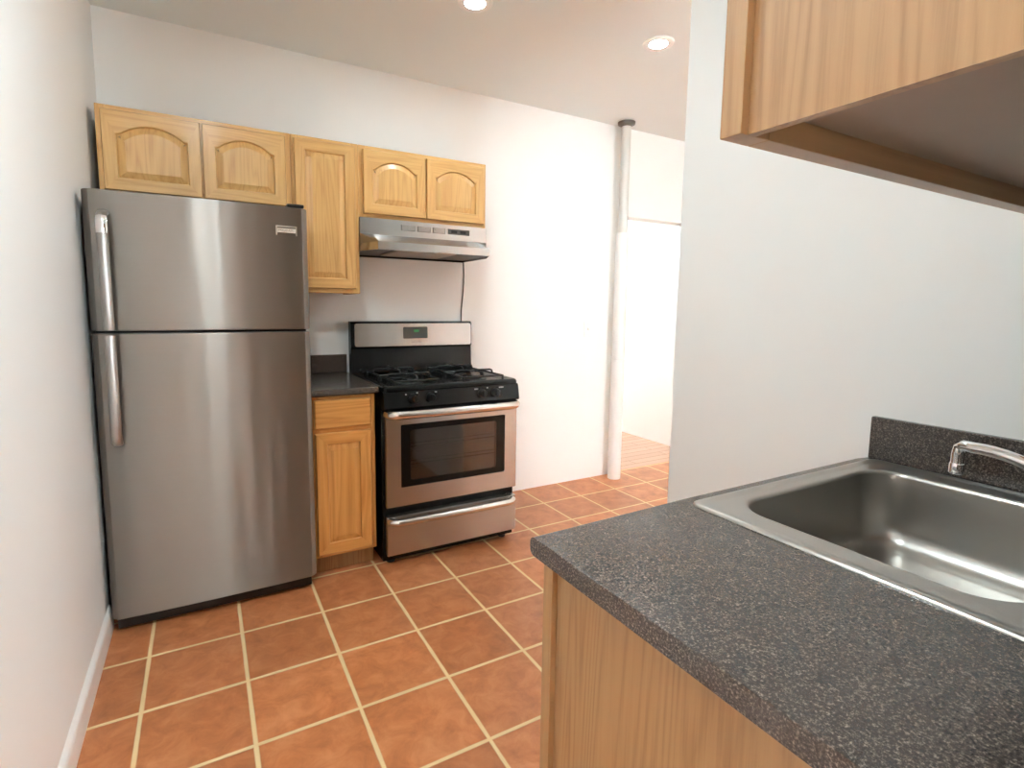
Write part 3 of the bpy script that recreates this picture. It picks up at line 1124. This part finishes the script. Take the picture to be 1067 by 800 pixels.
# ------------------------------------------------------------------ steel pole at the corner of the back wall
px, py = 2.722, 3.034
t = thing('support_pole', 'slim floor to ceiling pole, white below and bare grey on top, by the doorway', 'pole', (px, py, 0))
bm = B_()
lathe(bm, (px, py, 0), [(0.034, 1.852), (0.034, 2.612)], 28)
obj('upper_pipe', bm, PIPE if False else plain('pale_grey_pipe_paint', lin(214, 213, 208), 0.4, metal=0.1), t)
bm = B_()
lathe(bm, (px, py, 0), [(0.049, 0.0005), (0.049, 0.914), (0.0465, 0.916), (0.0465, 0.920), (0.048, 0.922), (0.0465, 1.846), (0.044, 1.851), (0.030, 1.852)], 32)
obj('lower_sleeve', bm, TRIM, t, angle=25)
bm = B_()
lathe(bm, (px, py, 0), [(0.036, 2.598), (0.044, 2.606), (0.060, 2.613), (0.062, 2.629), (0.040, 2.6295)], 32)
obj('ceiling_flange', bm, PIPE, t, angle=30)

# ------------------------------------------------------------------ sink run on the near wall (fronts face the range)
CX0, CY1, CY0 = 0.470, 0.726, YN + 0.001
SX = 0.4825


def run_cabinet(name, label, cat, z0, z1, yfront, nd, toe):
    t = thing(name, label, cat, ((SX + XW) / 2, 0.3, z0))
    yi = yfront - 0.026
    x1 = XW - 0.002
    bm = B_()
    rec = 0.010
    zb = z0
    if toe:
        prism(bm, [(CY0, zb), (yi - 0.06, zb), (yi - 0.06, zb + 0.1), (yi - 0.0005, zb + 0.1), (yi - 0.0005, z1), (CY0, z1)], 'x', SX + rec, SX + rec + 0.012)
    else:
        box(bm, SX + rec, SX + rec + 0.012, CY0, yi - 0.0005, zb, z1)
    obj('side_panel', bm, PLY_V, t, smooth=False)
    obj('side_panel', box(B_(), x1 - 0.012, x1, CY0, yi - 0.0005 - (0.06 if toe else 0), zb, z1), PLY_V, t, smooth=False)
    bm = B_()
    lift = 0.1 if toe else 0.028
    box(bm, SX + rec + 0.0125, x1 - 0.0125, CY0, yi - 0.001, zb + lift, zb + lift + 0.012)
    obj('bottom_panel', bm, PLYWOOD, t, smooth=False)
    bm = B_()
    box(bm, SX + rec + 0.0125, x1 - 0.0125, CY0, CY0 + 0.006, zb + lift + 0.0125, z1)
    if not toe:
        box(bm, SX + rec + 0.0125, x1 - 0.0125, CY0 + 0.007, yi - 0.001, z1 - 0.012, z1)
        box(bm, SX + rec + 0.0125, x1 - 0.0125, CY0, CY0 + 0.018, zb + 0.002, zb + lift - 0.0005)
    obj('back_panel', bm, PLYWOOD, t, smooth=False)
    bm = B_()
    zz = z0 + (0.1 if toe else 0)
    w = 0.045
    box(bm, SX, SX + w, yi, yfront, zz, z1, 0.0018, 2, 0)
    box(bm, x1 - w, x1, yi, yfront, zz, z1, 0.0018, 2, 0)
    box(bm, SX + w, x1 - w, yi, yfront, z1 - w, z1, 0.0018, 2, 1)
    box(bm, SX + w, x1 - w, yi, yfront, zz, zz + w, 0.0018, 2, 1)
    if toe:
        box(bm, SX + w, x1 - w, yi, yfront, 0.69, 0.73, 0.0018, 2, 1)
    xm = (SX + x1) / 2
    box(bm, xm - 0.03, xm + 0.03, yi, yfront - 0.0005, zz + w, (0.69 if toe else z1 - w), 0, 1, 0)
    obj('face_frame', bm, [OAK2_V, OAK2_H], t, angle=40)
    dz0, dz1 = zz + 0.022, ((0.71 if toe else z1 - 0.022))
    for a, b in ((SX + 0.027, xm - 0.006), (xm + 0.006, x1 - 0.027)):
        panel_door(t, a, b, dz0, dz1, yfront + 0.0205, 0.019, 0.0 if toe else 0.06, out=1, st=0.055, woods=[OAK2_V, OAK2_H])
        if toe:
            bm = B_()
            P = lambda d, dd: [(x, yfront + 0.0205 - dd, z) for x, z in ((a + d, 0.722 + d), (b - d, 0.722 + d), (b - d, 0.868 - d), (a + d, 0.868 - d))]
            loft(bm, [P(0, 0.02), P(0, 0.006), P(0.006, 0.0), P(0.012, 0.0)], cap0=True, cap1=True)
            obj('false_drawer_front', bm, [OAK2_H], t, angle=20)
    if toe:
        obj('toe_kick', box(B_(), SX + rec + 0.0125, x1 - 0.0125, yi - 0.075, yi - 0.0605, zb + 0.001, zb + 0.0995), PLY_V, t, smooth=False)
    return t


run_cabinet('sink_cabinet', 'oak sink base cabinet in the foreground with a plain veneer side', 'base cabinet', 0.0, 0.881, 0.702, 2, True)
run_cabinet('wall_cabinet', 'large oak wall cabinet at top right, seen from below with its plain side', 'wall cabinet', 1.4755, 2.25, 0.395, 2, False)

# countertop with a cut-out for the sink
SX0, SX1, SY0, SY1 = 0.827, 1.508, 0.150, 0.703      # sink rim
HX0, HX1, HY0, HY1 = 0.850, 1.490, 0.168, 0.684      # cut-out
t = thing('countertop', 'large speckled dark grey countertop around the sink in the foreground', 'countertop', (1.0, 0.4, 0.882))
ZT, ZL = 0.914, 0.882
bm = B_()
hole = rrect(HX0, HX1, HY0, HY1, 0.03, 6)
nH = len(hole)


def outer_pts(x0, x1, y0, y1, r):
    return rrect(x0, x1, y0, y1, r, 6)


CX1 = XW - 0.0015
# straight strips around the hole, all pushed up from below; far and left edges rounded with the bevel below
xs = [CX0, HX0, HX1, CX1]
ys = [CY0, HY0, HY1, CY1]
vt = {}
for zi, z in enumerate((ZL, ZT)):
    for i, x in enumerate(xs):
        for j, y in enumerate(ys):
            vt[i, j, zi] = bm.verts.new((x, y, z))
for i in range(3):
    for j in range(3):
        if i == 1 and j == 1:
            continue
        bm.faces.new([vt[a, b, 1] for a, b in ((i, j), (i + 1, j), (i + 1, j + 1), (i, j + 1))])
        bm.faces.new([vt[a, b, 0] for a, b in ((i, j + 1), (i + 1, j + 1), (i + 1, j), (i, j))])


def wallq(a, b):
    bm.faces.new([vt[a[0], a[1], 0], vt[b[0], b[1], 0], vt[b[0], b[1], 1], vt[a[0], a[1], 1]])


for k in range(3):
    wallq((k, 0), (k + 1, 0))
    wallq((k + 1, 3), (k, 3))
    wallq((0, k + 1), (0, k))
    wallq((3, k), (3, k + 1))
wallq((2, 1), (1, 1))
wallq((1, 2), (2, 2))
wallq((1, 1), (1, 2))
wallq((2, 2), (2, 1))
bm.edges.ensure_lookup_table()
far = [e for e in bm.edges if all(abs(v.co.y - CY1) < 1e-5 for v in e.verts) and abs(e.verts[0].co.z - e.verts[1].co.z) < 1e-5]
bmesh.ops.bevel(bm, geom=far, offset=0.012, segments=5, affect='EDGES', profile=0.5)
lef = [e for e in bm.edges if all(abs(v.co.x - CX0) < 1e-5 for v in e.verts) and all(abs(v.co.z - ZT) < 1e-4 for v in e.verts)]
bmesh.ops.bevel(bm, geom=lef, offset=0.0022, segments=2, affect='EDGES', profile=0.5)
obj('slab', bm, GRAN, t, angle=35)
obj('side_splash', box(B_(), XW - 0.020, CX1, CY0 + 0.02, 0.716, ZT + 0.0005, 1.026, 0.003, 2), GRAN, t, angle=40)
obj('backsplash', box(B_(), CX0, CX1, CY0, CY0 + 0.019, ZT + 0.0005, 1.026, 0.003, 2), GRAN, t, angle=40)

# ------------------------------------------------------------------ sink
t = thing('kitchen_sink', 'single bowl stainless drop-in sink set in the foreground countertop', 'sink', (1.17, 0.42, ZT))
bm = B_()
bx0, bx1, by0, by1 = 0.900, 1.432, 0.235, 0.655
R = lambda x0, x1, y0, y1, r, z: [(x, y, z) for x, y in rrect(x0, x1, y0, y1, r, 10)]
zr = ZT + 0.006
loops = [
    R(SX0, SX1, SY0, SY1, 0.022, ZT + 0.0004),
    R(SX0 + 0.001, SX1 - 0.001, SY0 + 0.001, SY1 - 0.001, 0.022, ZT + 0.0035),
    R(SX0 + 0.005, SX1 - 0.005, SY0 + 0.005, SY1 - 0.005, 0.020, zr),
    R(SX0 + 0.013, SX1 - 0.013, SY0 + 0.013, SY1 - 0.013, 0.018, zr),
    R(SX0 + 0.018, SX1 - 0.018, SY0 + 0.018, SY1 - 0.018, 0.018, zr - 0.003),
    R(SX0 + 0.030, SX1 - 0.030, SY0 + 0.026, SY1 - 0.026, 0.03, zr - 0.0035),
    R(bx0 - 0.008, bx1 + 0.008, by0 - 0.008, by1 + 0.008, 0.075, zr - 0.003),
    R(bx0 - 0.002, bx1 + 0.002, by0 - 0.002, by1 + 0.002, 0.072, zr - 0.005),
    R(bx0 + 0.001, bx1 - 0.001, by0 + 0.001, by1 - 0.001, 0.070, zr - 0.012),
    R(bx0 + 0.004, bx1 - 0.004, by0 + 0.004, by1 - 0.004, 0.070, zr - 0.06),
    R(bx0 + 0.008, bx1 - 0.008, by0 + 0.008, by1 - 0.008, 0.070, zr - 0.130),
    R(bx0 + 0.014, bx1 - 0.014, by0 + 0.014, by1 - 0.014, 0.068, zr - 0.155),
    R(bx0 + 0.028, bx1 - 0.028, by0 + 0.028, by1 - 0.028, 0.062, zr - 0.172),
    R(bx0 + 0.050, bx1 - 0.050, by0 + 0.050, by1 - 0.050, 0.055, zr - 0.179),
    R(bx0 + 0.12, bx1 - 0.12, by0 + 0.12, by1 - 0.12, 0.05, zr - 0.182),
    R(bx0 + 0.20, bx1 - 0.20, by0 + 0.165, by1 - 0.165, 0.04, zr - 0.185),
]
loft(bm, loops, cap1=True)
obj('basin', bm, STEEL_S, t, angle=70)
bm = B_()
dcx, dcy = (bx0 + bx1) / 2, (by0 + by1) / 2
lathe(bm, (dcx, dcy, zr - 0.185), [(0.043, 0.0004), (0.043, 0.002), (0.038, 0.0035), (0.033, 0.001), (0.02, 0.0006), (0.004, 0.0006)], 32)
obj('drain', bm, CHROME, t)

# ------------------------------------------------------------------ faucet
fx, fyy = 1.13, 0.192
t = thing('faucet', 'chrome swivel spout faucet reaching over the sink bowl', 'faucet', (fx, fyy, zr))
zf = zr - 0.0022
bm = B_()
loft(bm, [[(x, y, zf + z) for x, y in rrect(fx - 0.125 + d, fx + 0.125 - d, fyy - 0.026 + d, fyy + 0.026 - d, 0.0255 - d, 6)] for d, z in ((0, 0.0005), (0, 0.008), (0.004, 0.014), (0.010, 0.016))], cap0=True, cap1=True)
obj('deck_plate', bm, CHROME, t, angle=40)
bm = B_()
lathe(bm, (fx, fyy, zf + 0.0165), [(0.024, 0), (0.022, 0.01), (0.019, 0.03), (0.019, 0.075), (0.0165, 0.086), (0.004, 0.09)], 32)
obj('spout_base', bm, CHROME, t, angle=40)
ex, ey = 1.187, 0.404
bm = B_()
d_ = Vector((ex - fx, ey - fyy, 0)).normalized()
tot = math.hypot(ex - fx, ey - fyy)
path = []
for k in range(15):
    q = k / 14
    z = zf + 0.078 + 0.066 * math.sin(min(1.0, q * 1.08) * PI * 0.56) ** 0.9 * 1.0
    path.append((fx + d_.x * tot * q, fyy + d_.y * tot * q, z))
e = path[-1]
path += [(e[0] + d_.x * 0.007, e[1] + d_.y * 0.007, e[2] - 0.006), (e[0] + d_.x * 0.009, e[1] + d_.y * 0.009, e[2] - 0.018), (e[0] + d_.x * 0.009, e[1] + d_.y * 0.009, e[2] - 0.040)]
tube(bm, path, 0.0098, 18)
sp = obj('spout', bm, CHROME, t, angle=60)
bm = B_()
lathe(bm, (path[-1][0], path[-1][1], path[-1][2] - 0.014), [(0.0102, 0.0), (0.0112, 0.002), (0.0112, 0.018), (0.0100, 0.020)], 24)
obj('aerator', bm, CHROME, sp, angle=40)
for s in (-1, 1):
    bm = B_()
    c = (fx + s * 0.1, fyy, zf + 0.0165)
    lathe(bm, c, [(0.020, 0), (0.018, 0.012), (0.014, 0.026), (0.016, 0.034), (0.010, 0.042)], 28)
    tube(bm, [(c[0], c[1], c[2] + 0.036), (c[0] + s * 0.03, c[1] - 0.01, c[2] + 0.046), (c[0] + s * 0.055, c[1] - 0.016, c[2] + 0.05)], [0.008, 0.0075, 0.006], 12)
    obj('lever_handle', bm, CHROME, t, angle=50)
